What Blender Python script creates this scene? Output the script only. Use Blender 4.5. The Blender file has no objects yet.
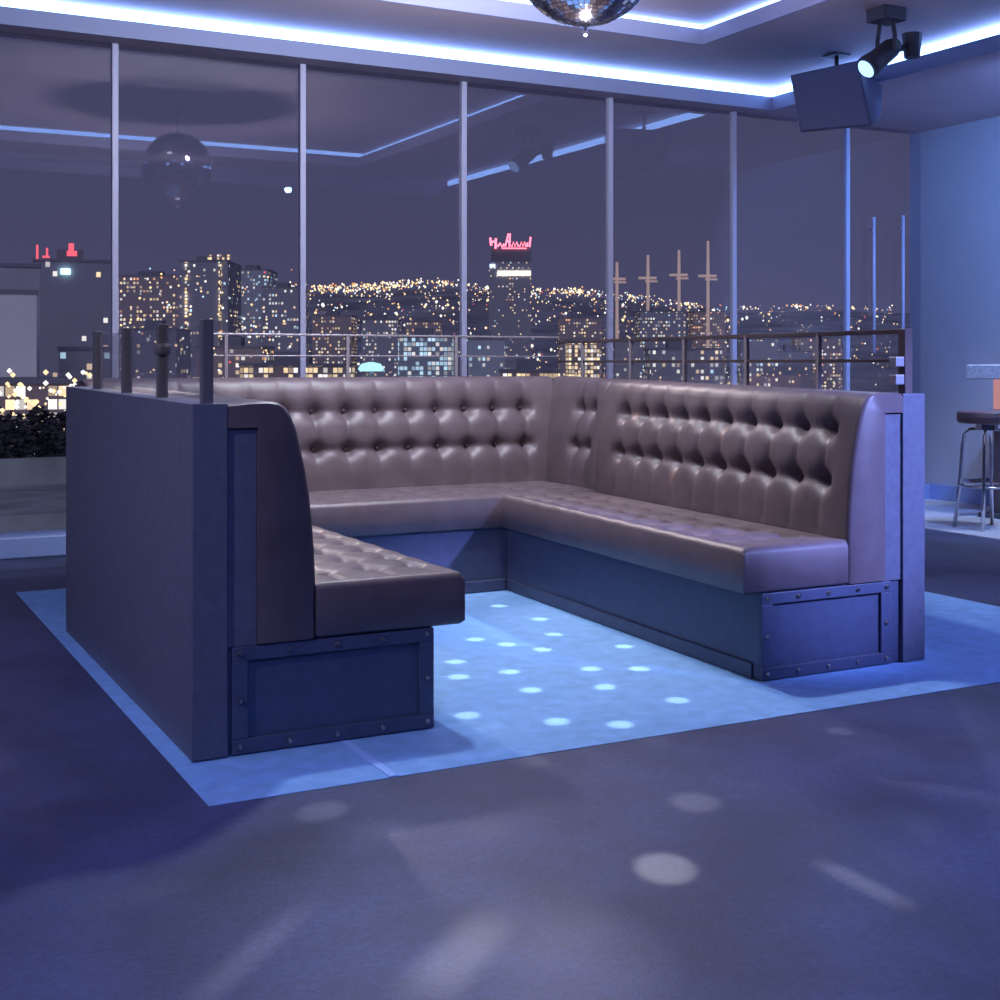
import bpy, bmesh, math, random
from mathutils import Vector, Matrix
random.seed(7)
sc = bpy.context.scene
COL = sc.collection
PI = math.pi
# ------------------------------------------------------------------ helpers
def nt(name):
    m = bpy.data.materials.new(name); m.use_nodes = True
    t = m.node_tree; t.nodes.clear()
    o = t.nodes.new('ShaderNodeOutputMaterial')
    return m, t, o
def mat(name, col, rough=.5, metal=0., var=0., scale=6., bump=0., bscale=80., spec=.5, col2=None, coat=0., grain=0.):
    m, t, o = nt(name); N = t.nodes.new; L = t.links.new
    p = N('ShaderNodeBsdfPrincipled'); L(p.outputs[0], o.inputs[0])
    p.inputs['Base Color'].default_value = (*col, 1); p.inputs['Roughness'].default_value = rough
    p.inputs['Metallic'].default_value = metal; p.inputs['Specular IOR Level'].default_value = spec
    p.inputs['Coat Weight'].default_value = coat
    tc = N('ShaderNodeTexCoord')
    if var:
        n = N('ShaderNodeTexNoise'); n.inputs['Scale'].default_value = scale; n.inputs['Detail'].default_value = 6
        L(tc.outputs['Object'], n.inputs['Vector'])
        r = N('ShaderNodeValToRGB'); L(n.outputs['Fac'], r.inputs['Fac'])
        c2 = col2 or tuple(min(1, c*(1+var)) for c in col)
        r.color_ramp.elements[0].color = (*[c*(1-var) for c in col], 1); r.color_ramp.elements[0].position = .32
        r.color_ramp.elements[1].color = (*c2, 1); r.color_ramp.elements[1].position = .7
        L(r.outputs[0], p.inputs['Base Color'])
    if grain:
        g1 = N('ShaderNodeTexNoise'); g1.inputs['Scale'].default_value = 55; g1.inputs['Detail'].default_value = 8; g1.inputs['Roughness'].default_value = .75
        L(tc.outputs['Object'], g1.inputs['Vector'])
        gr = N('ShaderNodeValToRGB'); gr.color_ramp.elements[0].position = .35; gr.color_ramp.elements[1].position = .68
        gr.color_ramp.elements[0].color = (1-grain, 1-grain, 1-grain, 1); gr.color_ramp.elements[1].color = (1, 1, 1, 1)
        L(g1.outputs['Fac'], gr.inputs['Fac'])
        mm = N('ShaderNodeMix'); mm.data_type = 'RGBA'; mm.blend_type = 'MULTIPLY'; mm.inputs[0].default_value = 1
        L(r.outputs[0], mm.inputs[6]); L(gr.outputs[0], mm.inputs[7]); L(mm.outputs[2], p.inputs['Base Color'])
    if bump:
        n2 = N('ShaderNodeTexNoise'); n2.inputs['Scale'].default_value = bscale; n2.inputs['Detail'].default_value = 4
        L(tc.outputs['Object'], n2.inputs['Vector'])
        b = N('ShaderNodeBump'); b.inputs['Strength'].default_value = bump; b.inputs['Distance'].default_value = .01
        L(n2.outputs['Fac'], b.inputs['Height']); L(b.outputs[0], p.inputs['Normal'])
    return m
def emis(name, col, s, sample=True):
    m, t, o = nt(name)
    e = t.nodes.new('ShaderNodeEmission'); e.inputs[0].default_value = (*col, 1); e.inputs[1].default_value = s
    t.links.new(e.outputs[0], o.inputs[0])
    if not sample: m.cycles.emission_sampling = 'NONE'
    return m
def tag(o, label=None, cat=None, group=None, kind=None):
    if label: o['label'] = label
    if cat: o['category'] = cat
    if group: o['group'] = group
    if kind: o['kind'] = kind
    return o
def thing(name, label, cat, loc, group=None):
    o = bpy.data.objects.new(name, None); COL.objects.link(o); o.location = loc
    o.empty_display_size = .1
    return tag(o, label, cat, group)
def rootloc(p):
    v = Vector((0, 0, 0))
    while p is not None: v += p.location; p = p.parent
    return v
def obj(name, bm, m, parent=None, smooth=False, bevel=0., seg=2, label=None, rise=0.):
    """links a bmesh built in world metres as one mesh object under parent"""
    off = rootloc(parent)
    if rise:
        for v in bm.verts:
            if v.co.y > 5 and v.co.z > 1: v.co.z += rise
    bmesh.ops.recalc_face_normals(bm, faces=bm.faces)
    if parent is None:   # own origin at the base centre
        xs = [v.co.x for v in bm.verts]; ys = [v.co.y for v in bm.verts]; zs = [v.co.z for v in bm.verts]
        off = Vector(((min(xs)+max(xs))/2, (min(ys)+max(ys))/2, min(zs)))
    bmesh.ops.translate(bm, verts=bm.verts, vec=-off)
    me = bpy.data.meshes.new(name)
    if smooth:
        for f in bm.faces: f.smooth = True
    bm.to_mesh(me); bm.free()
    for mm in (m if isinstance(m, (list, tuple)) else [m]): me.materials.append(mm)
    o = bpy.data.objects.new(name, me); COL.objects.link(o)
    if parent is None: o.location = off
    else: o.parent = parent
    if bevel:
        b = o.modifiers.new('bevel', 'BEVEL'); b.width = bevel; b.segments = seg; b.limit_method = 'ANGLE'; b.angle_limit = .6
    if label: o['label'] = label
    return o
def skew(o, k):
    """lean a right-bench part outwards along its depth (the U opens towards the back)"""
    r = rootloc(o.parent)
    for v in o.data.vertices: v.co.x += k*max(0., v.co.y+r.y-3.834)
    return o
def struct(name, bm, m, **k):
    o = obj(name, bm, m, **k); o['kind'] = 'structure'; return o
def box(bm, x0, x1, y0, y1, z0, z1, mi=0):
    v = [bm.verts.new(c) for c in ((x0,y0,z0),(x1,y0,z0),(x1,y1,z0),(x0,y1,z0),(x0,y0,z1),(x1,y0,z1),(x1,y1,z1),(x0,y1,z1))]
    for f in ((0,3,2,1),(4,5,6,7),(0,1,5,4),(1,2,6,5),(2,3,7,6),(3,0,4,7)):
        bm.faces.new([v[i] for i in f]).material_index = mi
    return v
def bx(*a):
    bm = bmesh.new(); box(bm, *a); return bm
def frame_of(d):
    d = d.normalized(); a = Vector((0,0,1)) if abs(d.z) < .9 else Vector((1,0,0))
    u = d.cross(a).normalized(); return u, d.cross(u).normalized()
def tube(bm, pts, r, n=10, rs=None):
    pts = [Vector(p) for p in pts]; rings = []
    for i, p in enumerate(pts):
        d = (pts[min(i+1, len(pts)-1)] - pts[max(i-1, 0)])
        u, w = frame_of(d); rr = rs[i] if rs else r
        if rings and False: pass
        rings.append([bm.verts.new(p + (u*math.cos(a)+w*math.sin(a))*rr) for a in [2*PI*k/n for k in range(n)]])
    for a, b in zip(rings, rings[1:]):
        for k in range(n): bm.faces.new((a[k], a[(k+1)%n], b[(k+1)%n], b[k]))
    bm.faces.new(rings[0]); bm.faces.new(rings[-1][::-1])
def lathe(bm, prof, c, n=32):
    rings = [[bm.verts.new((c[0]+r*math.cos(2*PI*k/n), c[1]+r*math.sin(2*PI*k/n), c[2]+z)) for k in range(n)] for r, z in prof]
    for a, b in zip(rings, rings[1:]):
        for k in range(n): bm.faces.new((a[k], a[(k+1)%n], b[(k+1)%n], b[k]))
    bm.faces.new(rings[0]); bm.faces.new(rings[-1])
# ------------------------------------------------------------------ camera (booth axes are the world axes)
CH, F, HY, KK = 1.17, 1322., 363., .523
NN = math.hypot(1, KK)
cam = bpy.data.objects.new('camera', bpy.data.cameras.new('camera')); COL.objects.link(cam)
cam.location = (0, 0, CH); cam.rotation_euler = (PI/2, 0, -math.atan(KK))
cam.data.sensor_width = 36; cam.data.lens = 36*F/1000; cam.data.shift_y = -(500-HY)/1000
cam.data.clip_end = 6000; cam.data.clip_start = .05
sc.camera = cam
def at(px, py, z):
    """world point seen at (px,py) at depth z metres ahead of the camera"""
    X = (px-500)/F*z
    return Vector(((X+KK*z)/NN, (z-KK*X)/NN, CH+(HY-py)/F*z))
def on_floor(px, py, h=0.):
    return at(px, py, (CH-h)*F/(py-HY))
# ------------------------------------------------------------------ materials
M = {}
M['floor'] = mat('dark concrete floor', (.062,.072,.158), .5, var=.45, scale=2.0, bump=.12, bscale=140, spec=.4, grain=.42)
M['wall'] = mat('painted wall', (.42,.42,.46), .7, var=.05, scale=2)
M['ceil'] = mat('painted ceiling', (.55,.46,.52), .75, var=.05, scale=2)
M['fascia'] = mat('pale ceiling edge', (.36,.40,.60), .6)
M['white_metal'] = mat('pale window metal', (.58,.60,.78), .4, var=.03)
M['panel'] = mat('charcoal laminate panel', (.095,.10,.15), .5, var=.12, scale=30, bump=.06, bscale=300)
M['base'] = mat('dark blue grey painted base', (.06,.07,.13), .45, var=.1, scale=20, bump=.05, bscale=200)
M['leather'] = mat('brown grey leather', (.108,.079,.092), .44, var=.14, scale=9, bump=.12, bscale=260, spec=.5)
M['piping'] = mat('dark leather edge', (.06,.05,.06), .5)
M['bolt'] = mat('steel bolt', (.4,.4,.42), .3, metal=1)
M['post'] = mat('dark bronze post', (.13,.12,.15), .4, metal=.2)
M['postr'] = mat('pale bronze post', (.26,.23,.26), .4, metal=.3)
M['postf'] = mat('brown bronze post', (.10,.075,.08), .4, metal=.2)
M['rail'] = mat('bronze handrail', (.08,.06,.065), .35, metal=.3)
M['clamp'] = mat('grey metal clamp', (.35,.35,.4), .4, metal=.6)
M['rug'] = mat('blue carpet', (.225,.425,.75), .95, var=.10, scale=14, bump=.5, bscale=220, spec=.1)
M['seam'] = mat('pale blue carpet seam', (.30,.48,.85), .9)
M['chrome'] = mat('chrome', (.6,.6,.65), .15, metal=1)
M['black'] = mat('black plastic', (.06,.062,.085), .5, bump=.1, bscale=300)
M['speaker'] = mat('dark grey speaker grille', (.30,.34,.50), .6, bump=.3, bscale=400)
M['cabinet'] = mat('grey speaker cabinet', (.20,.22,.32), .5)
M['tile'] = mat('mirror tile', (.86,.84,.84), .06, metal=1)
M['core'] = mat('dark ball core', (.08,.07,.07), .5)
M['platform'] = mat('pale vinyl floor', (.55,.58,.66), .4, var=.06, scale=3)
M['tabletop'] = mat('pale grey stone top', (.55,.56,.6), .5, var=.2, scale=40)
M['stoolseat'] = mat('dark brown stool seat', (.13,.09,.10), .4, var=.1)
M['plinth'] = mat('blue grey plinth', (.24,.33,.62), .5)
M['led'] = emis('led strip', (.24,.44,1.0), 9.)
M['lens'] = emis('lamp lens', (.28,.5,1.0), 2.6)
M['bulb'] = emis('downlight bulb', (.45,.7,1.0), 40.)
M['glow'] = emis('warm column light', (1.0,.46,.5), .5)
def glass_mat(name, base=.04, tint=(.93,.94,.98)):
    m, t, o = nt(name); N = t.nodes.new; L = t.links.new
    g = N('ShaderNodeNewGeometry'); d = N('ShaderNodeVectorMath'); d.operation = 'DOT_PRODUCT'
    L(g.outputs['Normal'], d.inputs[0]); L(g.outputs['Incoming'], d.inputs[1])
    a = N('ShaderNodeMath'); a.operation = 'ABSOLUTE'; L(d.outputs['Value'], a.inputs[0])
    s = N('ShaderNodeMath'); s.operation = 'SUBTRACT'; s.inputs[0].default_value = 1; L(a.outputs[0], s.inputs[1])
    p = N('ShaderNodeMath'); p.operation = 'POWER'; L(s.outputs[0], p.inputs[0]); p.inputs[1].default_value = 5
    q = N('ShaderNodeMath'); q.operation = 'MULTIPLY_ADD'; L(p.outputs[0], q.inputs[0]); q.inputs[1].default_value = 1-base; q.inputs[2].default_value = base
    tr = N('ShaderNodeBsdfTransparent'); tr.inputs[0].default_value = (*tint, 1)
    gl = N('ShaderNodeBsdfGlossy'); gl.inputs['Roughness'].default_value = 0.
    mx = N('ShaderNodeMixShader'); L(q.outputs[0], mx.inputs[0]); L(tr.outputs[0], mx.inputs[1]); L(gl.outputs[0], mx.inputs[2])
    L(mx.outputs[0], o.inputs[0]); return m
M['glass'] = glass_mat('window glass', .05)
M['railglass'] = glass_mat('rail glass', .03, (.97,.98,.99))
# ------------------------------------------------------------------ the room
WY, RX = 8.47, 8.54            # window plane, right wall
LX, BY = -4.0, -3.5            # left wall, wall behind the camera
ZS, ZR, ZI = 3.17, 3.37, 3.68  # soffit, ring ceiling, inner ceiling
OX0, OX1, OY0, OY1 = -2.8, 6.75, 2.50, 8.27      # outer tray
IX0, IX1, IY0, IY1 = -1.2, 5.47, 3.09, 7.44      # inner tray
struct('floor', bx(LX, RX, BY, WY+.12, -.15, 0), M['floor'])
struct('floor_platform', bx(6.98, RX-.02, 4.0, WY-.14, 0, .006), M['platform'])
struct('wall_right', bx(RX, RX+.15, BY, WY+.12, -.15, 4.0), M['wall'])
struct('wall_left', bx(LX-.15, LX, BY, WY+.12, -.15, 4.0), M['wall'])
struct('wall_back', bx(LX-.15, RX+.15, BY-.15, BY, -.15, 4.0), M['wall'])
struct('baseboard_right', bx(RX-.03, RX, BY, WY-.14, .006, .135), M['plinth'])
def ring(x0, x1, y0, y1, X0, X1, Y0, Y1, z0, z1):
    bm = bmesh.new()
    box(bm, X0, X1, Y0, y0, z0, z1); box(bm, X0, X1, y1, Y1, z0, z1)
    box(bm, X0, x0, y0, y1, z0, z1); box(bm, x1, X1, y0, y1, z0, z1)
    return bm
LW = .05                        # width of the lip, LED recess beyond it
struct('ceiling_soffit', ring(OX0-.02, OX1+.02, OY0-.02, OY1+.02, LX, RX, BY, WY+.12, ZS, ZS+.03), M['ceil'])
struct('trim_1', ring(OX0, OX1, OY0, OY1, OX0-.02, OX1+.02, OY0-.02, OY1+.02, ZS, ZS+.105), M['fascia'])
struct('ceiling_ring', ring(IX0-.02, IX1+.02, IY0-.02, IY1+.02, OX0-.3, OX1+.3, OY0-.3, OY1+.18, ZR, ZR+.03), M['ceil'])
struct('trim_2', ring(IX0, IX1, IY0, IY1, IX0-.02, IX1+.02, IY0-.02, IY1+.02, ZR, ZR+.105), M['fascia'])
struct('ceiling', bx(IX0-.3, IX1+.3, IY0-.3, IY1+.3, ZI-.15, ZI-.12), M['ceil'])
struct('ceiling_side', ring(OX0-.12, OX1+.12, OY0-.12, OY1+.12, OX0-.15, OX1+.15, OY0-.15, OY1+.15, ZS+.02, ZR+.02), M['fascia'])
struct('ceiling_inner_side', ring(IX0-.12, IX1+.12, IY0-.12, IY1+.12, IX0-.15, IX1+.15, IY0-.15, IY1+.15, ZR+.02, ZI-.13), M['fascia'])
# LED strips standing behind the lips, each a lamp of its own
def led(label, x0, x1, y0, y1, z):
    o = obj('led_strip', bx(x0, x1, y0, y1, z, z+.088), M['led']); tag(o, label, 'light strip', 'LED strips in the ceiling recesses')
e = .10
led('long LED strip in the outer ceiling recess along the windows', OX0, OX1+e-.013, OY1+e-.012, OY1+e, ZS+.107)
led('LED strip in the outer ceiling recess along the right wall', OX1+e-.012, OX1+e, OY0, OY1+e, ZS+.107)
led('LED strip in the inner ceiling recess behind the mirror ball', IX0, IX1+e-.013, IY1+e-.012, IY1+e, ZR+.107)
led('LED strip in the inner ceiling recess right of the mirror ball', IX1+e-.012, IX1+e, IY0-e+.013, IY1+e, ZR+.107)
led('LED strip on the near side of the inner ceiling recess, seen mirrored in the glass', IX0, IX1+e, IY0-e, IY0-e+.012, ZR+.107)
# window wall
MX = [-1.96, -.74, .48, 1.70, 2.93, 4.13, 5.36, 6.52, 7.70]
edges = [LX] + MX + [RX]
for i in range(len(edges)-1):
    w = struct('window_%d' % (i+1), bx(edges[i]+.001, edges[i+1]-.001, WY-.006, WY+.006, .13, ZS), M['glass'])
    if i < len(MX):
        m_ = obj('mullion', bx(MX[i]-.02, MX[i]+.02, WY-.03, WY+.012, .13, ZS), M['white_metal'], w, bevel=.004)
struct('trim_3', bx(LX, RX, WY-.14, WY+.12, 0, .13), M['plinth'], bevel=.01)
for x, z0, z1 in ((7.955, 1.25, 2.40), (8.284, .95, 2.43)):
    b = bmesh.new(); tube(b, [(x, WY-.06, z0), (x, WY-.06, z1)], .014)
    for zz in (z0+.1, z1-.1): tube(b, [(x, WY-.06, zz), (x, WY-.006, zz)], .008)
    obj('pull_bar', b, M['white_metal'], w, smooth=True)
# ------------------------------------------------------------------ carpet
rug = thing('rug', 'bright blue carpet under the booth with white light spots', 'rug', (2.99, 5.28, 0))
obj('pile', bx(.935, 5.06, 3.445, 7.11, 0, .002), M['rug'], rug, bevel=.004)
obj('seam', bx(1.452, 1.478, 3.447, 5.6, .0021, .0045), M['seam'], rug)
# ------------------------------------------------------------------ the booth
Y0, YE, YB = 3.834, 5.966, 6.87
Zb = .0049
booth = thing('booth_seat', 'large U-shaped brown leather booth with buttoned backs and dark panelled sides', 'booth', (2.44, 5.4, Zb))
obj('side_panel', bx(.991, 1.098, Y0, YE, Zb, 1.05), M['panel'], booth, bevel=.003, rise=.018)
skew(obj('side_panel', bx(3.776, 3.892, Y0, 6.97, Zb, 1.05), M['panel'], booth, bevel=.003), 0.06)
obj('inner_panel', bx(1.0985, 1.19, Y0+.012, YE, .325, .977), M['panel'], booth, bevel=.002)
skew(obj('inner_panel', bx(3.684, 3.7755, Y0+.012, 6.86, .325, .977), M['panel'], booth, bevel=.002), 0.06)
obj('back_panel', bx(1.2, 3.93, YB, 6.97, Zb, 1.06), M['panel'], booth, bevel=.003)
obj('base', bx(1.1, 1.771, Y0+.02, YE, Zb, .325), M['base'], booth, bevel=.003)
skew(obj('base', bx(3.09, 3.776, Y0+.02, 6.86, Zb, .325), M['base'], booth, bevel=.003), 0.045)
obj('base', bx(1.2, 3.19, 6.02, 6.86, Zb, .325), M['base'], booth, bevel=.003)
skew(obj('kick_strip', bx(3.080, 3.0895, Y0+.06, 6.0, Zb, .062), M['base'], booth, bevel=.004), 0.045)
obj('kick_strip', bx(1.7715, 1.781, Y0+.06, 6.0, Zb, .062), M['base'], booth, bevel=.004)
obj('kick_strip', bx(1.79, 3.175, 6.0, 6.0195, Zb, .062), M['base'], booth, bevel=.004)
SKEWED = booth   # the right bench opens outwards slightly, see skew()
# framed end faces with bolts
def bolt_mesh():
    bm = bmesh.new(); n = 10
    for r, y in ((.0095, 0), (.0095, -.004), (.006, -.0085)):
        pass
    rings = [[bm.verts.new((r*math.cos(2*PI*k/n), y, r*math.sin(2*PI*k/n))) for k in range(n)] for r, y in ((.0085,0),(.0085,-.004),(.0055,-.009))]
    for a, b in zip(rings, rings[1:]):
        for k in range(n): bm.faces.new((a[k], a[(k+1)%n], b[(k+1)%n], b[k]))
    bm.faces.new(rings[-1]); bm.faces.new(rings[0])
    bmesh.ops.recalc_face_normals(bm, faces=bm.faces)
    me = bpy.data.meshes.new('bolt'); bm.to_mesh(me); bm.free(); me.materials.append(M['bolt']); return me
BOLT = bolt_mesh()
def end_frame(x0, x1):
    w, y, z0, z1 = .05, Y0+.02, Zb+.001, .325
    bm = bmesh.new()
    box(bm, x0, x1, y-.014, y, z1-.042, z1); box(bm, x0, x1, y-.014, y, z0, z0+.045)
    box(bm, x0, x0+w, y-.0139, y, z0+.045, z1-.042); box(bm, x1-w, x1, y-.0139, y, z0+.045, z1-.042)
    fr = obj('end_frame', bm, M['base'], booth, bevel=.003)
    pts = [(x0+.025, z) for z in (z0+.022, (z0+z1)/2, z1-.02)] + [(x1-.025, z) for z in (z0+.022, (z0+z1)/2, z1-.02)]
    for k in (1, 2, 3):
        xx = x0+.025+(x1-x0-.05)*k/4; pts += [(xx, z0+.022), (xx, z1-.02)]
    for xx, zz in pts:
        b = bpy.data.objects.new('bolt', BOLT); COL.objects.link(b); b.parent = fr
        b.location = Vector((xx, y-.014, zz)) - rootloc(fr)
end_frame(1.112, 1.771); end_frame(3.09, 3.72)
# buttoned back pads: a side profile swept along the bench, drawn in at every button
PROF = [(.0,1.047),(.06,1.053),(.12,1.055),(.155,1.050),(.178,1.036),(.196,1.01),(.212,.97),(.228,.905),(.242,.84),(.254,.77),(.263,.69),(.270,.6),(.274,.5),(.274,.33)]
BACKP = [(.10,.33),(.092,.33),(.092,.977),(.0,.977)]
def dense(p, step):
    out = [p[0]]
    for a, b in zip(p, p[1:]):
        n = max(1, int(math.hypot(b[0]-a[0], b[1]-a[1])/step))
        out += [(a[0]+(b[0]-a[0])*k/n, a[1]+(b[1]-a[1])*k/n) for k in range(1, n+1)]
    return out
ROWS = (.915, .71)
def dimple(s, z, btn, span):
    d = 0.
    lo, hi = btn[0]-.1, btn[-1]+.1
    for zr in ROWS:
        dz = z-zr
        if abs(dz) > .12: continue
        # crease along the row
        if btn[0]-.06 < s < btn[-1]+.06: d += .010*math.exp(-(dz/.020)**2) + .008*math.exp(-(dz/.045)**2)
        for b in btn:
            ds = s-b
            if abs(ds) < .09:
                r2 = ds*ds + (dz*1.0)**2
                d += .036*math.exp(-r2/(2*.025**2)) + .012*math.exp(-r2/(2*.05**2))
    # upright pleats between buttons, strongest between the rows
    for b in btn:
        ds = s-b
        if abs(ds) < .06:
            wz = .45+math.exp(-((z-.80)/.17)**2)
            d += .0065*wz*.85*(math.exp(-(ds/.012)**2)+.6*math.exp(-(ds/.035)**2))
    return d
FP = dense(PROF, .0125)
def up(z, s):
    return z + max(0., z-.93)/.125*.013*max(0., s-Y0)
def pad(place, s0, s1, btn, ax):
    bm = bmesh.new(); n = max(2, int((s1-s0)/.0125)); rows = []
    nf = len(FP)
    # front-surface normals in (t, z)
    nrm = []
    for i in range(nf):
        a = FP[max(i-1,0)]; b = FP[min(i+1,nf-1)]
        dx, dz = b[0]-a[0], b[1]-a[1]; l = math.hypot(dx, dz); nrm.append((-dz/l, dx/l))
    for j in range(n+1):
        s = s0+(s1-s0)*j/n
        edge = min(s-s0, s1-s); er = .012
        pull = 0. if edge > er else er-math.sqrt(max(0, er*er-(er-edge)**2))
        row = []
        for i, (t, z) in enumerate(FP):
            d = dimple(s, z, btn, None) if .5 < z < 1.04 and t > .17 else 0.
            d += pull - .004*math.sin(min(1, edge/.08)*PI/2)
            k = 1. if z < 1.04 else .5
            row.append(bm.verts.new(place(t-nrm[i][0]*d*k, z+(-nrm[i][1]*d*k if z > .4 else 0), s)))
        for t, z in BACKP: row.append(bm.verts.new(place(t, z, s)))
        rows.append(row)
    m = len(rows[0])
    for a, b in zip(rows, rows[1:]):
        for k in range(m): bm.faces.new((a[k], a[(k+1)%m], b[(k+1)%m], b[k]))
    bm.faces.new(rows[0]); bm.faces.new(rows[-1])
    o = obj('backrest', bm, M['leather'], booth, smooth=True)
    mod = o.modifiers.new('es', 'EDGE_SPLIT'); mod.split_angle = math.radians(55)
    for b in btn:
        for zr in ROWS:
            t = next(a[0]+(c[0]-a[0])*(zr-a[1])/(c[1]-a[1]) for a, c in zip(PROF[4:], PROF[5:]) if c[1] <= zr <= a[1])
            q = bpy.data.objects.new('button', BUTTON[ax]); COL.objects.link(q); q.parent = o
            q.location = Vector(place(t-.058, zr, b)) - rootloc(o)
    return o
def button_mesh(axis):
    bm = bmesh.new(); bmesh.ops.create_uvsphere(bm, u_segments=10, v_segments=6, radius=.012)
    for v in bm.verts: v.co[axis] *= .5
    for f in bm.faces: f.smooth = True
    me = bpy.data.meshes.new('button'); bm.to_mesh(me); bm.free(); me.materials.append(M['leather']); return me
BUTTON = {0: button_mesh(0), 1: button_mesh(1)}
LB = [4.03+.192*k for k in range(10)]
pad(lambda t, z, s: (1.0985+t, s, z+max(0., z-.93)/.125*.007*(s-Y0)), Y0, 5.845, LB, 0)
pad(lambda t, z, s: (3.7755-t+.092*(s-Y0), s, up(z, s)), Y0, 5.99, LB, 0)
pad(lambda t, z, s: (3.7755-t+.092*(s-Y0), s, up(z, s)), 5.993, 6.75, [6.13, 6.29], 0)
pad(lambda t, z, s: (s, 6.869-t, up(z, 6.6)), 1.2, 3.86, [1.65+.1805*k for k in range(12)], 1)
# corner filler on the left where the back pad meets the left bench
pad(lambda t, z, s: (1.0985+.0925+t*.66, s, z), 5.848, 6.72, [5.81, 5.955], 0)
# seats: soft blocks with a buttoned top
def seat(x0, x1, y0, y1, bxs, bys, soft=(1,1,1,1), corner=None):
    z0, z1, r = .328, .497, .024
    def axis(a, b):
        n = int((b-a)/.0125); return [a+(b-a)*k/n for k in range(n+1)]
    xs, ys = axis(x0, x1), axis(y0, y1); bm = bmesh.new(); g = []
    def drop(d, on):
        if not on or d >= r: return 0.
        return r-math.sqrt(max(0., r*r-(r-d)**2))
    for x in xs:
        row = []
        for y in ys:
            z = z1-max(drop(x-x0, soft[0]), drop(x1-x, soft[1]), drop(y-y0, soft[2]), drop(y1-y, soft[3]))
            for bX in bxs:
                if abs(x-bX) > .11: continue
                for bY in bys:
                    r2 = (x-bX)**2+(y-bY)**2
                    if r2 < .012: z -= .026*math.exp(-r2/(2*.024**2)) + .006*math.exp(-r2/(2*.05**2))
            for bX in bxs: z -= .006*math.exp(-((x-bX)/.012)**2) if y0+.05 < y < y1-.05 else 0
            for bY in bys: z -= .006*math.exp(-((y-bY)/.012)**2) if x0+.05 < x < x1-.05 else 0
            row.append(bm.verts.new((x, y, z)))
        g.append(row)
    for i in range(len(xs)-1):
        for j in range(len(ys)-1): bm.faces.new((g[i][j], g[i+1][j], g[i+1][j+1], g[i][j+1]))
    loop = [g[i][0] for i in range(len(xs))] + [g[-1][j] for j in range(1, len(ys))] + [g[i][-1] for i in range(len(xs)-2, -1, -1)] + [g[0][j] for j in range(len(ys)-2, 0, -1)]
    cx, cy = (x0+x1)/2, (y0+y1)/2
    prev = loop
    for z, ins in ((.40, 0), (z0+.012, 0), (z0, .012)):
        cur = []
        for v in loop:
            x = v.co.x-(ins if v.co.x > cx+.1 else -ins if v.co.x < cx-.1 else 0); y = v.co.y-(ins if v.co.y > cy else -ins)
            cur.append(bm.verts.new((x, y, z)))
        for k in range(len(loop)):
            bm.faces.new((prev[k], prev[(k+1)%len(loop)], cur[(k+1)%len(loop)], cur[k]))
        prev = cur
    bm.faces.new(prev)
    o = obj('seat_cushion', bm, M['leather'], booth, smooth=True)
    md = o.modifiers.new('es', 'EDGE_SPLIT'); md.split_angle = math.radians(50)
    return o
gy = [4.07+.2*k for k in range(10)]
seat(1.373, 1.878, Y0, 5.985, [1.47, 1.645, 1.82-.02], gy, (0,1,1,0))
skew(seat(3.0, 3.497, Y0, 5.985, [3.08+.02, 3.235, 3.39], gy, (1,0,1,0)), 0.065)
seat(1.29, 3.72, 5.985, 6.598, [1.45+.195*k for k in range(12)], [6.1, 6.28, 6.46], (0,0,1,0))
# glass rail on top of the booth
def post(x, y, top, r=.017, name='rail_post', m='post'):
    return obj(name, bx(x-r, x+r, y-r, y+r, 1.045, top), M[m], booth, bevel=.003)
for y in (3.875, 4.43, 4.985, 5.54):
    p = post(1.045, y, 1.30)
    if 4.3 < y < 4.5:
        obj('clamp', bx(1.045-.024, 1.045+.024, y-.035, y+.035, 1.195, 1.235), M['post'], p, bevel=.012)
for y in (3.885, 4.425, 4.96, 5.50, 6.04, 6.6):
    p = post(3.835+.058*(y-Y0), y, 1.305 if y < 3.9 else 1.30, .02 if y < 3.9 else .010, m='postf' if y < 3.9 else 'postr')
    if y < 3.9:
        for zz in (1.105, 1.175):
            obj('clamp', bx(3.77, 3.815, y-.02, y+.02, zz-.02, zz+.02), M['clamp'], p, bevel=.004)
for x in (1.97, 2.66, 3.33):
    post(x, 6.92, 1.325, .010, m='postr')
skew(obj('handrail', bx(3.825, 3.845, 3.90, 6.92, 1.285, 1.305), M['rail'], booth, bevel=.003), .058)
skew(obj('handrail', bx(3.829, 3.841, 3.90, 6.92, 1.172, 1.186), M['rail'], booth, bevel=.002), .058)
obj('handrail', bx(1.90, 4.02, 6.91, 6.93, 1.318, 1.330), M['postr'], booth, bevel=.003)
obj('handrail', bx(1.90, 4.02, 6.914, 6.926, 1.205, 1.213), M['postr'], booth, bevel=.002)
gl = [(3.90, 4.405), (4.455, 4.96), (5.01, 5.515)]
for a, b in gl: obj('glass_panel', bx(1.041, 1.049, a, b, 1.065, 1.285), M['railglass'], booth)
for a, b in ((3.91, 4.41), (4.44, 4.945), (4.975, 5.485), (5.515, 6.025), (6.055, 6.585)):
    skew(obj('glass_panel', bx(3.831, 3.839, a, b, 1.065, 1.16), M['railglass'], booth), .058)
for a, b in ((1.99, 2.64), (2.68, 3.31), (3.35, 4.0)):
    obj('glass_panel', bx(a, b, 6.916, 6.924, 1.05, 1.19), M['railglass'], booth)
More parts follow.
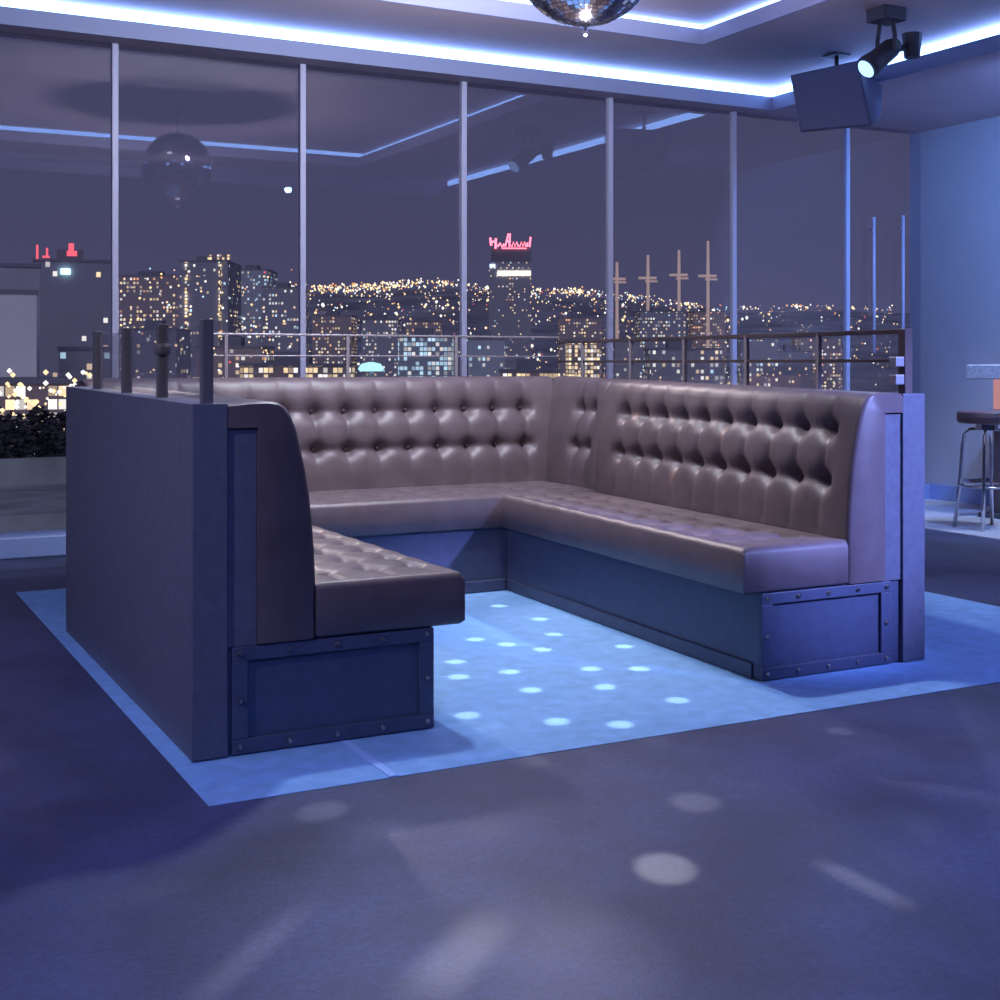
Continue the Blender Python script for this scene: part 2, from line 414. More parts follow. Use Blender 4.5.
# ------------------------------------------------------------------ mirror ball
BC, BR = Vector((2.98, 4.90, 2.95)), .315
ball = thing('mirror_ball', 'large mirror ball hanging from the ceiling at the top edge', 'mirror ball', (BC.x, BC.y, BC.z-BR-.05))
bm = bmesh.new(); bmesh.ops.create_uvsphere(bm, u_segments=48, v_segments=32, radius=BR-.004); bmesh.ops.translate(bm, verts=bm.verts, vec=BC)
obj('core', bm, M['core'], ball, smooth=True)
bm = bmesh.new(); rows = 40
for i in range(rows):
    p0, p1 = -PI/2+PI*i/rows, -PI/2+PI*(i+1)/rows; pm = (p0+p1)/2
    n = max(3, int(2*PI*math.cos(pm)*BR/.0247))
    for k in range(n):
        a0, a1 = 2*PI*(k+.05)/n, 2*PI*(k+.95)/n; g = (p1-p0)*.06
        c = Vector((math.cos(pm)*math.cos((a0+a1)/2), math.cos(pm)*math.sin((a0+a1)/2), math.sin(pm)))
        u, w = frame_of(c); tl = (u*random.uniform(-1,1)+w*random.uniform(-1,1))*.035
        vs = []
        for p, a in ((p0+g,a0),(p0+g,a1),(p1-g,a1),(p1-g,a0)):
            v = Vector((math.cos(p)*math.cos(a), math.cos(p)*math.sin(a), math.sin(p)))
            v = v*BR; v += c*((v-c*BR).dot(tl))
            vs.append(v)
        ft = [bm.verts.new(BC+v+c*.002) for v in vs]; bk = [bm.verts.new(BC+v-c*.004) for v in vs]
        bm.faces.new(ft)
        for q in range(4): bm.faces.new((ft[q], bk[q], bk[(q+1)%4], ft[(q+1)%4]))
tl_ = obj('mirror_tiles', bm, M['tile'], ball); tl_['kind'] = 'stuff'
bm = bmesh.new(); tube(bm, [BC+Vector((0,0,BR-.01)), (BC.x, BC.y, ZI-.23)], .008); obj('rod', bm, M['chrome'], ball, smooth=True)
bm = bmesh.new(); lathe(bm, [(.06,0),(.06,.075),(.045,.08)], (BC.x, BC.y, ZI-.232)); obj('motor', bm, M['black'], ball)
bm = bmesh.new(); lathe(bm, [(.004,-.05),(.010,-.045),(.012,-.03),(.006,-.02),(.03,.002)], (BC.x, BC.y, BC.z-BR), 14); obj('finial', bm, M['chrome'], ball, smooth=True)
# ------------------------------------------------------------------ hanging loudspeaker
def frustum(bm, A, B):
    a = [bm.verts.new(p) for p in A]; b = [bm.verts.new(p) for p in B]
    bm.faces.new(a); bm.faces.new(b[::-1])
    for k in range(4): bm.faces.new((a[k], b[k], b[(k+1)%4], a[(k+1)%4]))
c = at(835, 95, 9.3)
spk = thing('loudspeaker', 'dark loudspeaker hanging below the ceiling at the right end of the windows', 'speaker', (c.x, c.y, 2.75))
front = [at(790,75,9.30), at(858,60,9.12), at(872,126,9.00), at(800,133,9.18)]
back = [at(816,92,9.75), at(883,84,9.55), at(881,116,9.45), at(822,122,9.65)]
bm = bmesh.new(); frustum(bm, front, back); obj('cabinet', bm, M['cabinet'], spk, bevel=.008)
n_ = (front[1]-front[0]).cross(front[3]-front[0]).normalized()
if n_.dot(Vector((0,0,CH))-front[0]) < 0: n_ = -n_
ctr = sum(front, Vector())/4
g0 = [ctr+(p-ctr)*.94+n_*.012 for p in front]; g1 = [p-n_*.010 for p in g0]
bm = bmesh.new(); frustum(bm, g0, g1); obj('grille', bm, M['speaker'], spk, bevel=.004)
top = (front[0]+front[1]+back[0]+back[1])/4
bm = bmesh.new(); tube(bm, [top-Vector((0,0,.05)), (top.x, top.y, ZR-.012)], .016); obj('hanger', bm, M['black'], spk, smooth=True)
obj('mounting_plate', bx(top.x-.07, top.x+.07, top.y-.07, top.y+.07, ZR-.014, ZR-.001), M['black'], spk, bevel=.003)
# ------------------------------------------------------------------ stage spotlight beside it
a0, a1 = at(866, 69, 8.15), at(903, 38, 8.25)
sp = thing('stage_spotlight', 'black stage spotlight with pale blue lens above the loudspeaker', 'spotlight', (a1.x, a1.y, 2.95))
ax_ = (a1-a0).normalized(); u, w = frame_of(ax_)
bm = bmesh.new(); tube(bm, [a0, a0+ax_*.03, a0+ax_*.10, a0+ax_*.24, a0+ax_*.29], .07, 20, [.075,.078,.066,.062,.04]); obj('housing', bm, M['black'], sp, smooth=False)
bm = bmesh.new(); tube(bm, [a0-ax_*.012, a0-ax_*.001], .06, 20, [.05,.06]); obj('lens', bm, M['lens'], sp, label='glowing pale blue lens')
mid = a0+ax_*.19; side = ax_.cross(Vector((0,0,1))).normalized(); tp = at(905, 14, 8.25)
for s in (-1, 1):
    bm = bmesh.new(); tube(bm, [mid+side*s*.085, mid+side*s*.085+Vector((0,0,.09)), Vector((mid.x, mid.y, ZR-.08))+side*s*.06], .014, 8); obj('yoke_arm', bm, M['black'], sp)
obj('base_box', bx(mid.x-.09, mid.x+.09, mid.y-.08, mid.y+.08, ZR-.085, ZR-.001), M['black'], sp, bevel=.006)
q = at(912, 45, 8.3)
bm = bmesh.new(); tube(bm, [q+Vector((.0,0,-.08)), q+Vector((0,0,.07))], .06, 12, [.05,.065]); obj('ballast', bm, M['black'], sp)
bm = bmesh.new(); tube(bm, [q, mid], .02, 8); obj('knuckle', bm, M['black'], sp)
# ceiling downlight mirrored in the glass
DL = at(288, 201, 15.0); DL.y = 2*WY-DL.y; DL.z = ZS
dl = thing('downlight', 'small blue white downlight in the ceiling, mirrored in the second window pane', 'ceiling light', (DL.x, DL.y, ZS-.068))
bm = bmesh.new(); lathe(bm, [(.055,-.012),(.055,-.001)], DL, 20); obj('ring', bm, M['chrome'], dl)
bm = bmesh.new(); lathe(bm, [(.012,-.068),(.03,-.06),(.04,-.04),(.035,-.0125)], DL, 20); obj('lens', bm, M['bulb'], dl)
# ------------------------------------------------------------------ bar stool and high table at the right edge
S = Vector((7.36, 6.66, .006))
st = thing('bar_stool', 'round bar stool with chrome legs at the right edge', 'bar stool', S)
bm = bmesh.new(); lathe(bm, [(.19,.745),(.205,.755),(.21,.79),(.205,.825),(.185,.835)], (S.x, S.y, 0), 36); obj('seat', bm, M['stoolseat'], st, smooth=False, bevel=.003)
for k in range(4):
    a = math.radians(62+180+90*k-27.6); d = Vector((math.cos(a), math.sin(a), 0))
    bm = bmesh.new(); tube(bm, [S+d*.05+Vector((0,0,.70)), S+d*.12+Vector((0,0,.695)), S+d*.155+Vector((0,0,.66)), S+d*.17+Vector((0,0,.58)), S+d*.19+Vector((0,0,.30)), S+d*.225], .0125, 10); obj('leg', bm, M['chrome'], st, smooth=True)
bm = bmesh.new()
tube(bm, [S+Vector((.188*math.cos(a), .188*math.sin(a), .30)) for a in [2*PI*k/28 for k in range(29)]], .009, 8); obj('foot_ring', bm, M['chrome'], st, smooth=True)
bm = bmesh.new(); lathe(bm, [(.09,.70),(.09,.744)], (S.x, S.y, 0), 20); obj('seat_plate', bm, M['chrome'], st)
T0 = at(965, 372, 9.75); T1 = at(993, 372, 9.75)
ta = thing('high_table', 'pale thick-topped high table with a glowing pink column behind the stool', 'table', (8.12, 7.0, .006))
obj('table_top', bx(7.75, 8.5, 6.72, 7.22, 1.05, 1.158), M['tabletop'], ta, bevel=.008)
obj('column', bx(7.95, 8.35, 6.85, 7.14, .82, 1.05), M['glow'], ta, label='glowing pink upper column')
obj('column', bx(7.95, 8.35, 6.85, 7.14, .04, .82), M['stoolseat'], ta, bevel=.004)
obj('foot_plate', bx(7.85, 8.45, 6.76, 7.2, .006, .04), M['black'], ta, bevel=.004)
obj('footrest', bx(7.72, 8.5, 7.16, 7.22, .27, .30), M['chrome'], ta, bevel=.004)
# ------------------------------------------------------------------ outside: ground, hills, city
GZ = -26.
M['ground'] = mat('night ground', (.36,.36,.42), .9, var=.4, scale=.02)
M['roofdeck'] = mat('grey terrace', (.5,.54,.5), .85, var=.35, scale=.6)
M['leaf'] = mat('dark foliage', (.055,.06,.06), .8, var=.4, scale=.9)
M['trunk'] = mat('dark bark', (.05,.04,.04), .9)
def hill(D, px):
    t = max(0., min(1., (D-520)/1150.))
    z = GZ + (t*t*(3-2*t))*(118+4*math.sin(px*.013)+3*math.sin(px*.031+1))*(1. if px < 450 else max(.78, 1-(px-450)/1100))
    return z
def gp(px, D, dz=0.):
    v = at(px, HY, D); v.z = hill(D, px)+dz; return v
bm = bmesh.new(); G = []
pxs = list(range(-500, 1401, 50)); Ds = [25, 60, 120, 220, 350, 520, 640, 760, 880, 1000, 1120, 1240, 1360, 1480, 1600, 1670, 2000, 3000]
for D in Ds: G.append([bm.verts.new(gp(px, D)) for px in pxs])
for a, b in zip(G, G[1:]):
    for k in range(len(pxs)-1): bm.faces.new((a[k], a[k+1], b[k+1], b[k]))
struct('ground', bm, M['ground'], smooth=True)
# window grids: one procedural facade material per kind of building
def facade(name, wall, frac, cw, chh, cols, s, fill=(.62,.55)):
    m, t, o = nt(name); N = t.nodes.new; L = t.links.new
    def mth(op, a, b=None, c=None):
        n = N('ShaderNodeMath'); n.operation = op
        for i, v in enumerate((a, b, c)):
            if v is None: continue
            if isinstance(v, (int, float)): n.inputs[i].default_value = v
            else: L(v, n.inputs[i])
        return n.outputs[0]
    tc = N('ShaderNodeTexCoord'); sx = N('ShaderNodeSeparateXYZ'); L(tc.outputs['Object'], sx.inputs[0])
    uu = mth('DIVIDE', mth('ADD', mth('ADD', sx.outputs[0], sx.outputs[1]), 500.3), cw); vv = mth('DIVIDE', sx.outputs[2], chh)
    oi = N('ShaderNodeObjectInfo')
    cb = N('ShaderNodeCombineXYZ'); L(mth('FLOOR', uu), cb.inputs[0]); L(mth('FLOOR', vv), cb.inputs[1]); L(mth('MULTIPLY', oi.outputs['Random'], 97.), cb.inputs[2])
    wn = N('ShaderNodeTexWhiteNoise'); wn.noise_dimensions = '3D'; L(cb.outputs[0], wn.inputs['Vector'])
    on = mth('LESS_THAN', wn.outputs['Value'], frac)
    iu = mth('LESS_THAN', mth('FRACT', uu), fill[0]); iv = mth('LESS_THAN', mth('FRACT', vv), fill[1])
    g = N('ShaderNodeNewGeometry'); sn = N('ShaderNodeSeparateXYZ'); L(g.outputs['Normal'], sn.inputs[0])
    side = mth('LESS_THAN', mth('ABSOLUTE', sn.outputs[2]), .5)
    mask = mth('MULTIPLY', mth('MULTIPLY', on, iu), mth('MULTIPLY', iv, side))
    sc_ = N('ShaderNodeSeparateColor'); L(wn.outputs['Color'], sc_.inputs[0])
    r = N('ShaderNodeValToRGB'); r.color_ramp.interpolation = 'CONSTANT'; L(sc_.outputs[1], r.inputs[0])
    r.color_ramp.elements[0].color = (*cols[0], 1); r.color_ramp.elements[1].position = .55; r.color_ramp.elements[1].color = (*cols[1], 1)
    e3 = r.color_ramp.elements.new(.85); e3.color = (*cols[2], 1)
    p = N('ShaderNodeBsdfPrincipled'); p.inputs['Base Color'].default_value = (*wall, 1); p.inputs['Roughness'].default_value = .8
    L(r.outputs[0], p.inputs['Emission Color']); L(mth('MULTIPLY', mth('MULTIPLY', mask, s), mth('ADD', sc_.outputs[2], .25)), p.inputs['Emission Strength'])
    L(p.outputs[0], o.inputs[0]); m.cycles.emission_sampling = 'NONE'
    return m
WARM, WHITE, AMB, CYAN = (1,.72,.36), (1,.93,.78), (1,.45,.18), (.6,.9,1)
FC = {
 'dark': facade('dark tower facade', (.42,.42,.48), 0.11, 1.2, 1.6, (WARM, WHITE, CYAN), 1.1),
 'office': facade('office facade', (.46,.46,.52), 0.29, 1.2, 1.6, (WHITE, WARM, CYAN), .95),
 'warm': facade('warm lit facade', (.5,.42,.42), 0.36, 1.3, 1.6, (WARM, WHITE, AMB), 1.1),
 'hot': facade('bright warm shopfront', (.5,.4,.36), 0.64, 0.9, 1.2, (WARM, WHITE, WARM), 1.5, (.85,.75)),
 'glassy': facade('pale glass facade', (.5,.54,.62), 0.26, 1.2, 1.6, (CYAN, WHITE, WARM), .9),
 'cyan': facade('cyan lit facade', (.45,.52,.58), 0.59, 1.0, 1.2, (CYAN, WHITE, CYAN), .9, (.85,.75)),
 'blank': mat('pale blank wall', (.95,.95,.98), .85, var=.04, scale=.2),
 'shade': mat('grey blank wall', (.55,.55,.6), .85, var=.06, scale=.2),
}
ROOF = mat('flat roof', (.3,.3,.35), .9)
labels = set()
def building(x0, x1, ytop, D, style, label, depth=None, rot=None, base=None, group=None, name='building', kit=True):
    assert label not in labels or group, label
    labels.add(label)
    c = gp((x0+x1)/2, D); z1 = CH+(HY-ytop)/F*D
    z0 = base if base is not None else c.z-1
    wd = (x1-x0)/F*D; dp = depth or max(8., wd*.7)
    o = thing(name, label, 'building', (c.x, c.y, z0), group)
    o.rotation_euler = (0, 0, -math.atan(KK)*1. + (rot or 0) - (math.atan(((x0+x1)/2-500)/F) if x1 < 120 else 0))
    h = z1-z0
    def part(nm, b, m, **k):
        me = bpy.data.meshes.new(nm); bmesh.ops.recalc_face_normals(b, faces=b.faces); b.to_mesh(me); b.free(); me.materials.append(m)
        q = bpy.data.objects.new(nm, me); COL.objects.link(q); q.parent = o; return q
    part('walls', bx(-wd/2, wd/2, 0, dp, 0, h), FC[style])
    part('roof', bx(-wd/2-.2, wd/2+.2, -.2, dp+.2, h, h+.5), ROOF)
    if kit and h > 15 and wd > 10:
        part('roof_house', bx(-wd*.22, wd*.12, dp*.3, dp*.6, h+.5, h+2.6), ROOF)
    return o, part, wd, dp, h
# near things outside the left pane
struct('roof_terrace', bx(-20, 16, 30.4, 38, -2.7, -2.15), M['roofdeck'])
struct('terrace_parapet', bx(-20, 16, 37.7, 38, -2.15, -1.42), M['roofdeck'])
def tree(px, D, top, rad, label, group):
    c = gp(px, D); z1 = CH+(HY-top)/F*D
    o = thing('tree', label, 'tree', (c.x, c.y, c.z), group)
    b = bmesh.new(); tube(b, [c, (c.x+.2, c.y, c.z+(z1-c.z)*.55)], .3, 8, [.4,.2]); obj('trunk', b, M['trunk'], o)
    b = bmesh.new(); rnd = random.Random(px)
    for k in range(1100):
        v = Vector((rnd.gauss(0,1), rnd.gauss(0,1), rnd.gauss(0,1))).normalized()*(rnd.random()**.4)
        p = Vector((c.x+v.x*rad, c.y+v.y*rad, z1-2.6+v.z*2.6)); s = rnd.uniform(.12,.3)
        d = Vector((rnd.gauss(0,1), rnd.gauss(0,1), rnd.gauss(0,1))).normalized(); u, w = frame_of(d)
        b.faces.new([b.verts.new(p+u*s), b.verts.new(p+w*s*.6), b.verts.new(p-u*s), b.verts.new(p-w*s*.6)])
    obj('crown', b, M['leaf'], o)
for px, D, top, rad, lb in ((-14,70,398,1.15,'dark tree outside the left window, leftmost of the row'), (14,66,412,1.0,'dark tree outside the left window, second of the row'), (40,72,404,1.1,'dark tree outside the left window with lights behind its top'), (65,68,408,1.0,'dark tree outside the left window, partly hidden by the booth panel'), (90,74,404,1.0,'dark tree behind the left booth panel and its rail posts')):
    tree(px, D, top, rad, lb, 'trees outside the left window')
building(-90, 33, 293, 150, 'blank', 'pale grey blank block at the left edge outside', 14)
building(-90, 36, 266, 172, 'shade', 'taller grey block behind the pale blank block at the left edge', 14)
o, part, wd, dp, h = building(36, 112, 262, 230, 'dark', 'tall dark tower with a red roof sign left of the first visible mullion', 22)
RED, CYL = emis('red sign light', (1,.12,.16), 1.6, False), emis('cyan sign light', (.55,.95,1), 3., False)
for k, (dx, ww, hh) in enumerate(((-6.2, .35, 2.4), (-5.2, 1.2, .35), (-4.6, .35, 1.5), (-1.2, 1.7, .9), (-.9, .9, 2.0))):
    part('sign_stroke', bx(dx, dx+ww, -.4, -.1, h+.4+.2*k, h+.4+.2*k+hh), RED)
part('sign_box', bx(-2.2, -.6, -.5, -.1, h-2.2, h-1.2), CYL)
building(-40, 70, 384, 118, 'hot', 'brightly lit warm low building behind the dark trees at the left', 12)
building(60, 112, 350, 190, 'office', 'low office block with white windows behind the rail posts', 14)
building(114, 178, 276, 520, 'warm', 'broad warm lit block just right of the first mullion', 30)
o, part, wd, dp, h = building(178, 228, 262, 470, 'dark', 'dark twin-edged tower with rows of white lights down its corners', 24)
LT = emis('white string light', (1,.9,.7), 4., False)
for dx in (-.36, .32):
    part('light_column', bx(wd*dx, wd*dx+.9, -.8, -.1, h*.35, h), FC['hot'])
part('roof_lights', bx(wd*.1, wd*.55, -.5, .3, h+.8, h+2.6), FC['hot'])
building(232, 268, 270, 560, 'glassy', 'pale glass block with a sloping light pattern left of the second mullion', 24)
building(262, 300, 288, 520, 'office', 'stepped office block touching the second mullion', 24)
building(126, 176, 330, 330, 'dark', 'dark low block behind the left row of rail posts', 16)
building(196, 262, 348, 300, 'warm', 'warm lit low block above the left end of the back rail', 16)
building(240, 346, 366, 240, 'hot', 'long low warm pavilion seen under the back rail', 14)
building(312, 352, 316, 620, 'warm', 'warm block on the slope right of the second mullion', 22)
building(362, 398, 320, 560, 'office', 'small office block with a cyan roof line in the third pane', 18)
building(405, 440, 322, 640, 'warm', 'amber lit block in the third pane left of the third mullion', 20)
building(398, 452, 338, 330, 'cyan', 'cyan lit glass hall beside the third mullion', 14)
building(468, 505, 340, 360, 'glassy', 'pale low glass block just right of the third mullion', 14)
building(500, 560, 372, 260, 'hot', 'low shed with bright eaves under the rail in the fourth pane', 10)
building(568, 600, 340, 380, 'hot', 'bright lit hall left of the fourth mullion', 14)
building(560, 602, 318, 660, 'warm', 'warm lit block behind the bright hall left of the fourth mullion', 20)
building(615, 640, 342, 420, 'dark', 'dark block right of the fourth mullion', 14)
building(640, 686, 312, 620, 'office', 'long block under the lit masts', 24)
building(694, 726, 312, 716, 'warm', 'block with red rooftop light beneath the tallest mast', 22)
building(650, 722, 350, 330, 'office', 'white windowed low block behind the right handrail', 14)
building(742, 778, 340, 420, 'office', 'white lit block right of the fifth mullion', 16)
building(778, 812, 352, 490, 'dark', 'dark block with few lights under the right handrail', 14)
building(800, 842, 338, 600, 'warm', 'warm lit block beside the last mullion', 20)
# oval cyan canopy
c = gp(371, 300); z = CH+(HY-366)/F*300
o = thing('canopy', 'cyan lit oval canopy under the back rail in the third pane', 'canopy', (c.x, c.y, c.z))
b = bmesh.new(); lathe(b, [(2.6,z-1.2-0),(3.0,z-.6),(2.2,z+.5),(.6,z+.9)], (c.x, c.y, 0), 24); obj('roof', b, emis('cyan canopy light', (.55,.95,1), 1.4, False), o, smooth=True)
b = bmesh.new(); tube(b, [c, (c.x, c.y, z-1.1)], .5); obj('stem', b, M['ground'], o)
# sign tower
o, part, wd, dp, h = building(489, 531, 262, 800, 'dark', 'tower carrying a red script sign in the fourth pane', 22, rot=0., kit=False)
part('light_row', bx(-wd*.48, -wd*.36, -.8, -.1, h-3.2, h-1.4), emis('pale blue light row', (.6,.8,1), 2.5, False))
part('light_row', bx(-wd*.3, wd*.5, -.8, -.1, h-8.4, h-5.2), emis('white light row', (1,.9,.75), 1.5, False))
part('light_column', bx(-.9, .9, -.8, -.1, h-26, h-9), FC['warm'])
part('sign_frame', bx(-wd*.45, wd*.5, 1, 1.4, h+.5, h+8.5), M['ground'])
def stroke(pts, r=.8):
    b = bmesh.new(); tube(b, [(x, .6, h+8.2+z) for x, z in pts], r, 6); part('sign_letter', b, SG)
SG = emis('red neon sign', (1,.16,.22), 4., False)
X0 = -wd*.47
stroke([(X0, 6.5), (X0+.6, 1.8)]); stroke([(X0+.3, 4), (X0+2.6, 4.2)], .7); stroke([(X0+3.4, 6.2), (X0+3.2, 0), ])
stroke([(X0+4.4, 1.2), (X0+6, 3.2), (X0+7.2, 1), (X0+8.4, 2.8)], .75)
stroke([(X0+9, 1), (X0+11, 9), (X0+12, 9), (X0+11.6, 1)], .6); stroke([(X0+9.6, 4.2), (X0+12.4, 4.6)], .75)
stroke([(X0+13, 1), (X0+14, 4), (X0+15, 1.2), (X0+16, 4), (X0+17, 1.2)], .6)
stroke([(X0+17.8, 1), (X0+18.8, 4), (X0+19.8, 1.2), (X0+20.8, 4), (X0+21.6, 1.2)], .6)
stroke([(X0+24.4, 7), (X0+23.8, 1), (X0+22.4, 1.2), (X0+22.6, 3.6)], .65)
stroke([(X0+7, .2), (X0+22, .1)], .4)
# lit masts
for px, top, plat, lb in ((617, 262, 279, 'lit mast partly behind the fourth mullion'), (648, 255, 278, 'left lit mast with a wide crossbar in the fifth pane'), (679, 250, 275, 'middle lit mast with two short crossbars in the fifth pane'), (708, 241, 276, 'tallest lit mast at the right of the fifth pane')):
    D = 700.; c = gp(px, D); s_ = D/F
    o = thing('mast', lb, 'mast', (c.x, c.y, c.z), 'lit masts on the skyline')
    zt, zp = CH+(HY-top)*s_, CH+(HY-plat)*s_
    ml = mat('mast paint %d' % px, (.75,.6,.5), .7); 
    p_ = ml.node_tree.nodes['Principled BSDF']; p_.inputs['Emission Color'].default_value = (.9,.62,.5,1); p_.inputs['Emission Strength'].default_value = .32; ml.cycles.emission_sampling = 'NONE'  # weak emission in the paint stands in for light falling on the mast
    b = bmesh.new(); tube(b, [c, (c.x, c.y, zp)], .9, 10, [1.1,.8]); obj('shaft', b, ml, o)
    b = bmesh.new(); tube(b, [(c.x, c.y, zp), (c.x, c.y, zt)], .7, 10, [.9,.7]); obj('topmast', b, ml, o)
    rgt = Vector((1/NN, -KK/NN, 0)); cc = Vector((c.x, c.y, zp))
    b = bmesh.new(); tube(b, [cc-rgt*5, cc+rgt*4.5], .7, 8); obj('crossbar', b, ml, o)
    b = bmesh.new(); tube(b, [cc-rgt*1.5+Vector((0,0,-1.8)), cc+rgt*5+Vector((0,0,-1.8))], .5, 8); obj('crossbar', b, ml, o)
# the countless small lights of the town
def lights():
    bm = bmesh.new(); rnd = random.Random(11)
    def dot(p, s, mi):
        v = [bm.verts.new(p+Vector(d)*s) for d in ((1,0,0),(0,1,0),(-1,0,0),(0,-1,0),(0,0,1),(0,0,-1))]
        for a, b_ in ((0,1),(1,2),(2,3),(3,0)):
            bm.faces.new((v[a], v[b_], v[4])).material_index = mi; bm.faces.new((v[b_], v[a], v[5])).material_index = mi
    def pick():
        r = rnd.random()
        return 0 if r < .5 else 1 if r < .74 else 2 if r < .88 else 3 if r < .96 else 4
    for k in range(6000):
        px = rnd.uniform(-20, 900); D = 460+1200*rnd.random()
        if D < 420: continue
        if px > 745 and rnd.random() < .55: continue
        cl = math.sin(px*.11+D*.013)+math.sin(px*.047-D*.021)+rnd.gauss(0,.7)
        if cl < -.35: continue
        p = gp(px, D, rnd.uniform(3, 9)); dot(p, D/F*rnd.uniform(.4, 1.25)*(.75+.25*D/1700), pick())
        if k % 14 == 0: dot(p, D/F*rnd.uniform(1.3, 2.1), rnd.choice((0, 1, 1)))
    for k in range(260):     # ridge road
        px = rnd.gauss(rnd.choice((330, 380, 420, 350, 140, 560)), 28); D = rnd.uniform(1380, 1640)
        p = gp(px, D, rnd.uniform(4, 12)); dot(p, D/F*rnd.uniform(.7, 1.4), rnd.choice((0,0,1,2)))
    for k in range(110):     # warm cluster at the left
        px = rnd.uniform(-10, 110); D = rnd.uniform(95, 116)
        p = at(px, rnd.gauss(397, 13), D); dot(p, D/F*rnd.uniform(.9, 3.2), rnd.choice((0,1,1,0)))
    for k in range(700):     # streets below the rail
        px = rnd.uniform(120, 850); D = rnd.uniform(260, 420)
        p = gp(px, D, rnd.uniform(2, 26)); dot(p, D/F*rnd.uniform(.4, 1.1), pick())
    for k in range(170):     # the lit quarter behind the left posts
        px = rnd.uniform(40, 300); D = rnd.uniform(236, 300)
        p = at(px, rnd.uniform(268, 372), D); dot(p, D/F*rnd.uniform(.6, 1.6), pick())
    mats = [emis('city light '+n, c, s, False) for n, c, s in (('warm', WARM, 1.9), ('white', WHITE, 2.0), ('amber', AMB, 1.3), ('cyan', CYAN, 1.5), ('red', (1,.15,.15), 1.2))]
    o = obj('city_lights', bm, mats)
    tag(o, 'countless small warm and white town lights spread over the dark hillside', 'city lights', kind='stuff')
lights()
# ------------------------------------------------------------------ light
w = bpy.data.worlds.new('world'); sc.world = w; w.use_nodes = True
t = w.node_tree; t.nodes.clear(); o = t.nodes.new('ShaderNodeOutputWorld'); b = t.nodes.new('ShaderNodeBackground')
tc = t.nodes.new('ShaderNodeTexCoord'); sx = t.nodes.new('ShaderNodeSeparateXYZ'); r = t.nodes.new('ShaderNodeValToRGB')
t.links.new(tc.outputs['Generated'], sx.inputs[0]); t.links.new(sx.outputs[2], r.inputs[0])
r.color_ramp.elements[0].position = 0; r.color_ramp.elements[0].color = (.085,.08,.155,1)
r.color_ramp.elements[1].position = .35; r.color_ramp.elements[1].color = (.055,.058,.12,1)
t.links.new(r.outputs[0], b.inputs[0]); b.inputs[1].default_value = 1.0; t.links.new(b.outputs[0], o.inputs[0])
def lamp(kind, name, loc, aim, power, col, size=.1, angle=90, blend=.5):
    l = bpy.data.lights.new(name, kind); l.energy = power; l.color = col
    if kind == 'SPOT': l.spot_size = math.radians(angle); l.spot_blend = blend; l.shadow_soft_size = size
    elif kind == 'AREA': l.shape = 'DISK'; l.size = size
    else: l.shadow_soft_size = size
    ob = bpy.data.objects.new(name, l); COL.objects.link(ob); ob.location = loc
    ob.rotation_euler = (Vector(aim)-Vector(loc)).to_track_quat('-Z', 'Y').to_euler(); return ob
lamp('SPOT', 'ceiling_spot', (2.45, 5.5, 3.5), (2.45, 5.2, 0), 310, (.78,.88,1.0), .10, 120, .6)
u_ = Vector((BC.x, BC.y, BC.z-BR-.12))
lamp('SPOT', 'ball_scatter', u_, u_-Vector((0,0,1)), 36, (1.0,.84,.9), .03, 158, .25)  # added fill below the ball, standing in for its scattered light
lamp('SPOT', 'ball_scatter', u_+Vector((0,0,.01)), u_+Vector((0,0,1)), 330, (.92,.82,1.0), .03, 158, .25)  # added upward fill to lift the ceiling
lamp('SPOT', 'ball_scatter', BC+Vector((.0,BR+.03,.04)), BC+Vector((-1.1,5,-.9)), 250, (.80,.84,1.0), .012, 142, .3)  # added fill for the mullions, mirrored in the glass as the ball's glint
lamp('SPOT', 'window_spot', (1.9, 8.1, 3.13), (1.66, 4.95, .5), 330, (1.0,.86,.86), .06, 25, .6)  # added warm fill from behind to brighten the left seat tops
lamp('SPOT', 'window_spot', (3.0, 8.1, 3.13), (3.3, 5.0, .5), 330, (1.0,.86,.86), .06, 26, .6)  # same added fill for the right seat
lamp('SPOT', 'stage_spot', a0-ax_*.05, (4.0, 4.6, .6), 40, (.5,.7,1.0), .06, 70, .8)
for x, y, pw in ((.4, 1.2, 230), (3.4, .9, 230), (6.0, 2.6, 210), (-1.2, 4.6, 170), (1.5, -2.0, 160)):
    lamp('SPOT', 'downlight_beam', (x, y, 3.12), (x, y, 0), pw, (.24,.31,1.0), .12, 102 if y < 2 else 125, .8)  # added blue fill from above, no fittings at these points
lamp('SPOT', 'bar_spot', (7.6, 6.0, 3.1), (7.8, 6.6, 0), 260, (.6,.72,1.0), .1, 80, .7)
lamp('SPOT', 'wall_spot', (6.9, 5.6, 3.1), (8.5, 7.6, 1.5), 430, (.20,.38,1.0), .1, 110, .9)  # added blue wash to brighten the right wall
lamp('SPOT', 'right_spot', (5.0, .2, 3.1), (3.68, 3.85, .75), 3700, (.30,.38,1.0), .1, 18, .9)
lamp('SPOT', 'left_front_spot', (-.4, .2, 3.1), (1.4, 3.85, .6), 260, (.22,.34,1.0), .1, 22, .9)  # added blue fill for the front end of the left bench
lamp('SPOT', 'left_spot', (-1.8, 2.5, 3.1), (.99, 4.9, .5), 290, (.82,.76,.84), .1, 50, .9)  # added fill to brighten the outer left booth panel
sun = lamp('SUN', 'night_sky_glow', (0, -20, 60), (25, 40, 20), .55, (.72,.70,1.0)); sun.data.angle = .6  # added directional fill lifting the city walls and hills in place of haze
# beams thrown back by the mirror ball
def on_x(px, py, X):
    r_ = (px-500)/F; z = X*NN/(r_+KK); return Vector((X, (z-KK*r_*z)/NN, CH+(HY-py)/F*z))
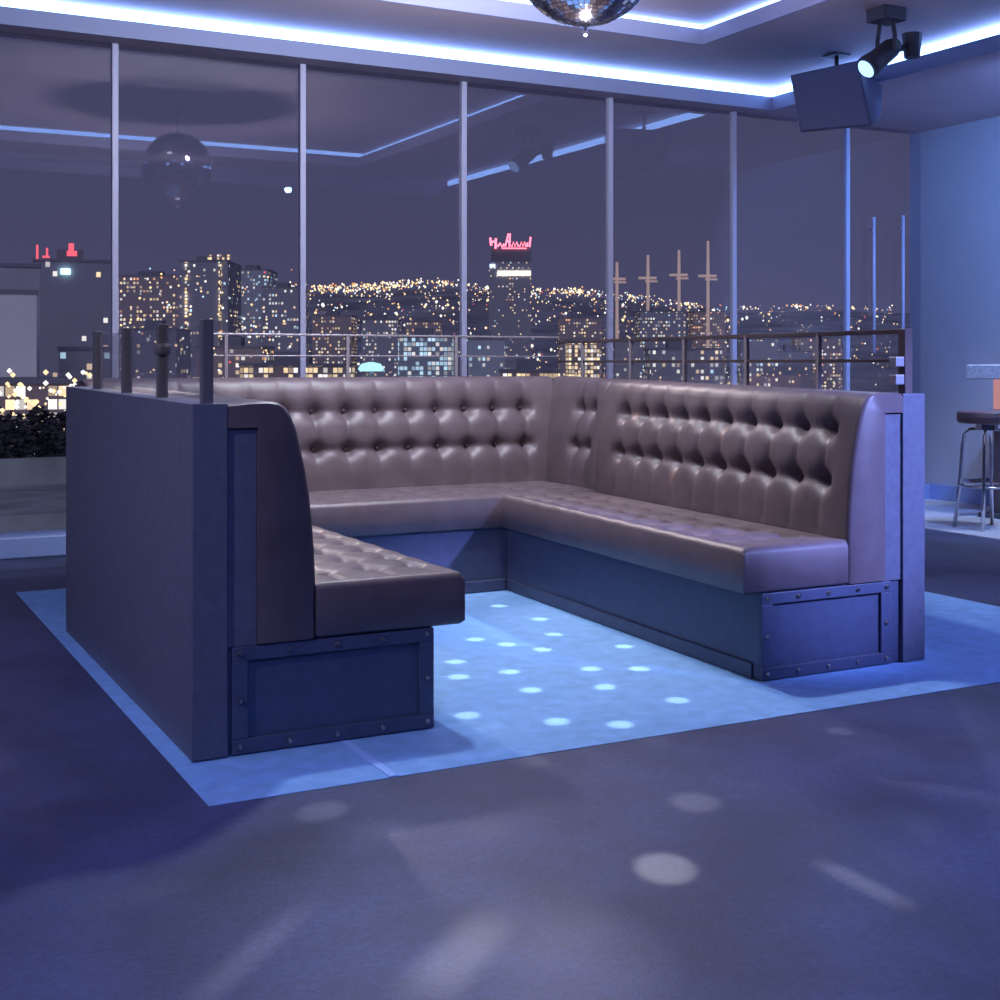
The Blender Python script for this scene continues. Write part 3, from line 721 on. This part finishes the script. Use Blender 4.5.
# by the mirror ball
def beam(px, py, power, ang, h=.012, blend=.7, col=(1,.97,.95)):
    p = on_floor(px, py, h); d = (p-BC).normalized()
    lamp('SPOT', 'ball_beam', BC+d*(BR+.03), p, power, col, .01, ang, blend)
for x, y in ((499,604),(540,617),(555,632),(507,642),(476,637),(543,647),(456,659),(459,674),(510,669),(591,666),(639,666),(624,644),(531,687),(605,684),(677,697),(468,712),(557,718),(620,721)):
    beam(x, y, 420, 2.0)
for x, y, pw, an in ((510,655,60,2.),(494,727,50,2.4),(532,762,110,2.2),(840,731,210,1.9),(695,802,190,2.7),(665,868,420,2.7),(322,811,230,2.5),(380,832,60,2.7),(488,829,60,2.2),(655,740,40,2.5)):
    beam(x, y, pw, an, 0)
def streak(p0, p1, n, power, ang, h=0.):
    for k in range(n):
        t_ = k/(n-1); beam(p0[0]+(p1[0]-p0[0])*t_, p0[1]+(p1[1]-p0[1])*t_, power*(.5+.5*math.sin(PI*(.15+.7*t_))), ang, h, 1.)
streak((828,866), (900,902), 6, 190, 1.5); streak((298,912), (205,995), 8, 130, 1.5); streak((485,925), (430,985), 5, 120, 2.6); streak((190,880), (110,905), 4, 70, 2.0); streak((890,783), (990,797), 5, 70, 2.0)
beam(570, 965, 70, 7, 0, 1.); beam(540, 920, 40, 6, 0, 1.)
for px, py, X in ((634,386,3.68),(631,391,3.67),(719,396,3.62),(717,402,3.61),(715,408,3.60),(668,436,3.60),(666,443,3.59)):
    p = on_x(px, py, X); lamp('SPOT', 'ball_beam', BC+(p-BC).normalized()*(BR+.03), p, 150, (1,.66,.42), .01, 1.5, 1.)
# ------------------------------------------------------------------ view
sc.view_settings.view_transform = 'Standard'; sc.view_settings.look = 'None'; sc.view_settings.gamma = 1
sc.view_settings.exposure = 0.; sc.view_settings.use_curve_mapping = False
sc.cycles.use_denoising = True; sc.cycles.max_bounces = 8; sc.cycles.transparent_max_bounces = 16
sc.cycles.sample_clamp_indirect = 4.; sc.cycles.caustics_reflective = False; sc.cycles.caustics_refractive = False
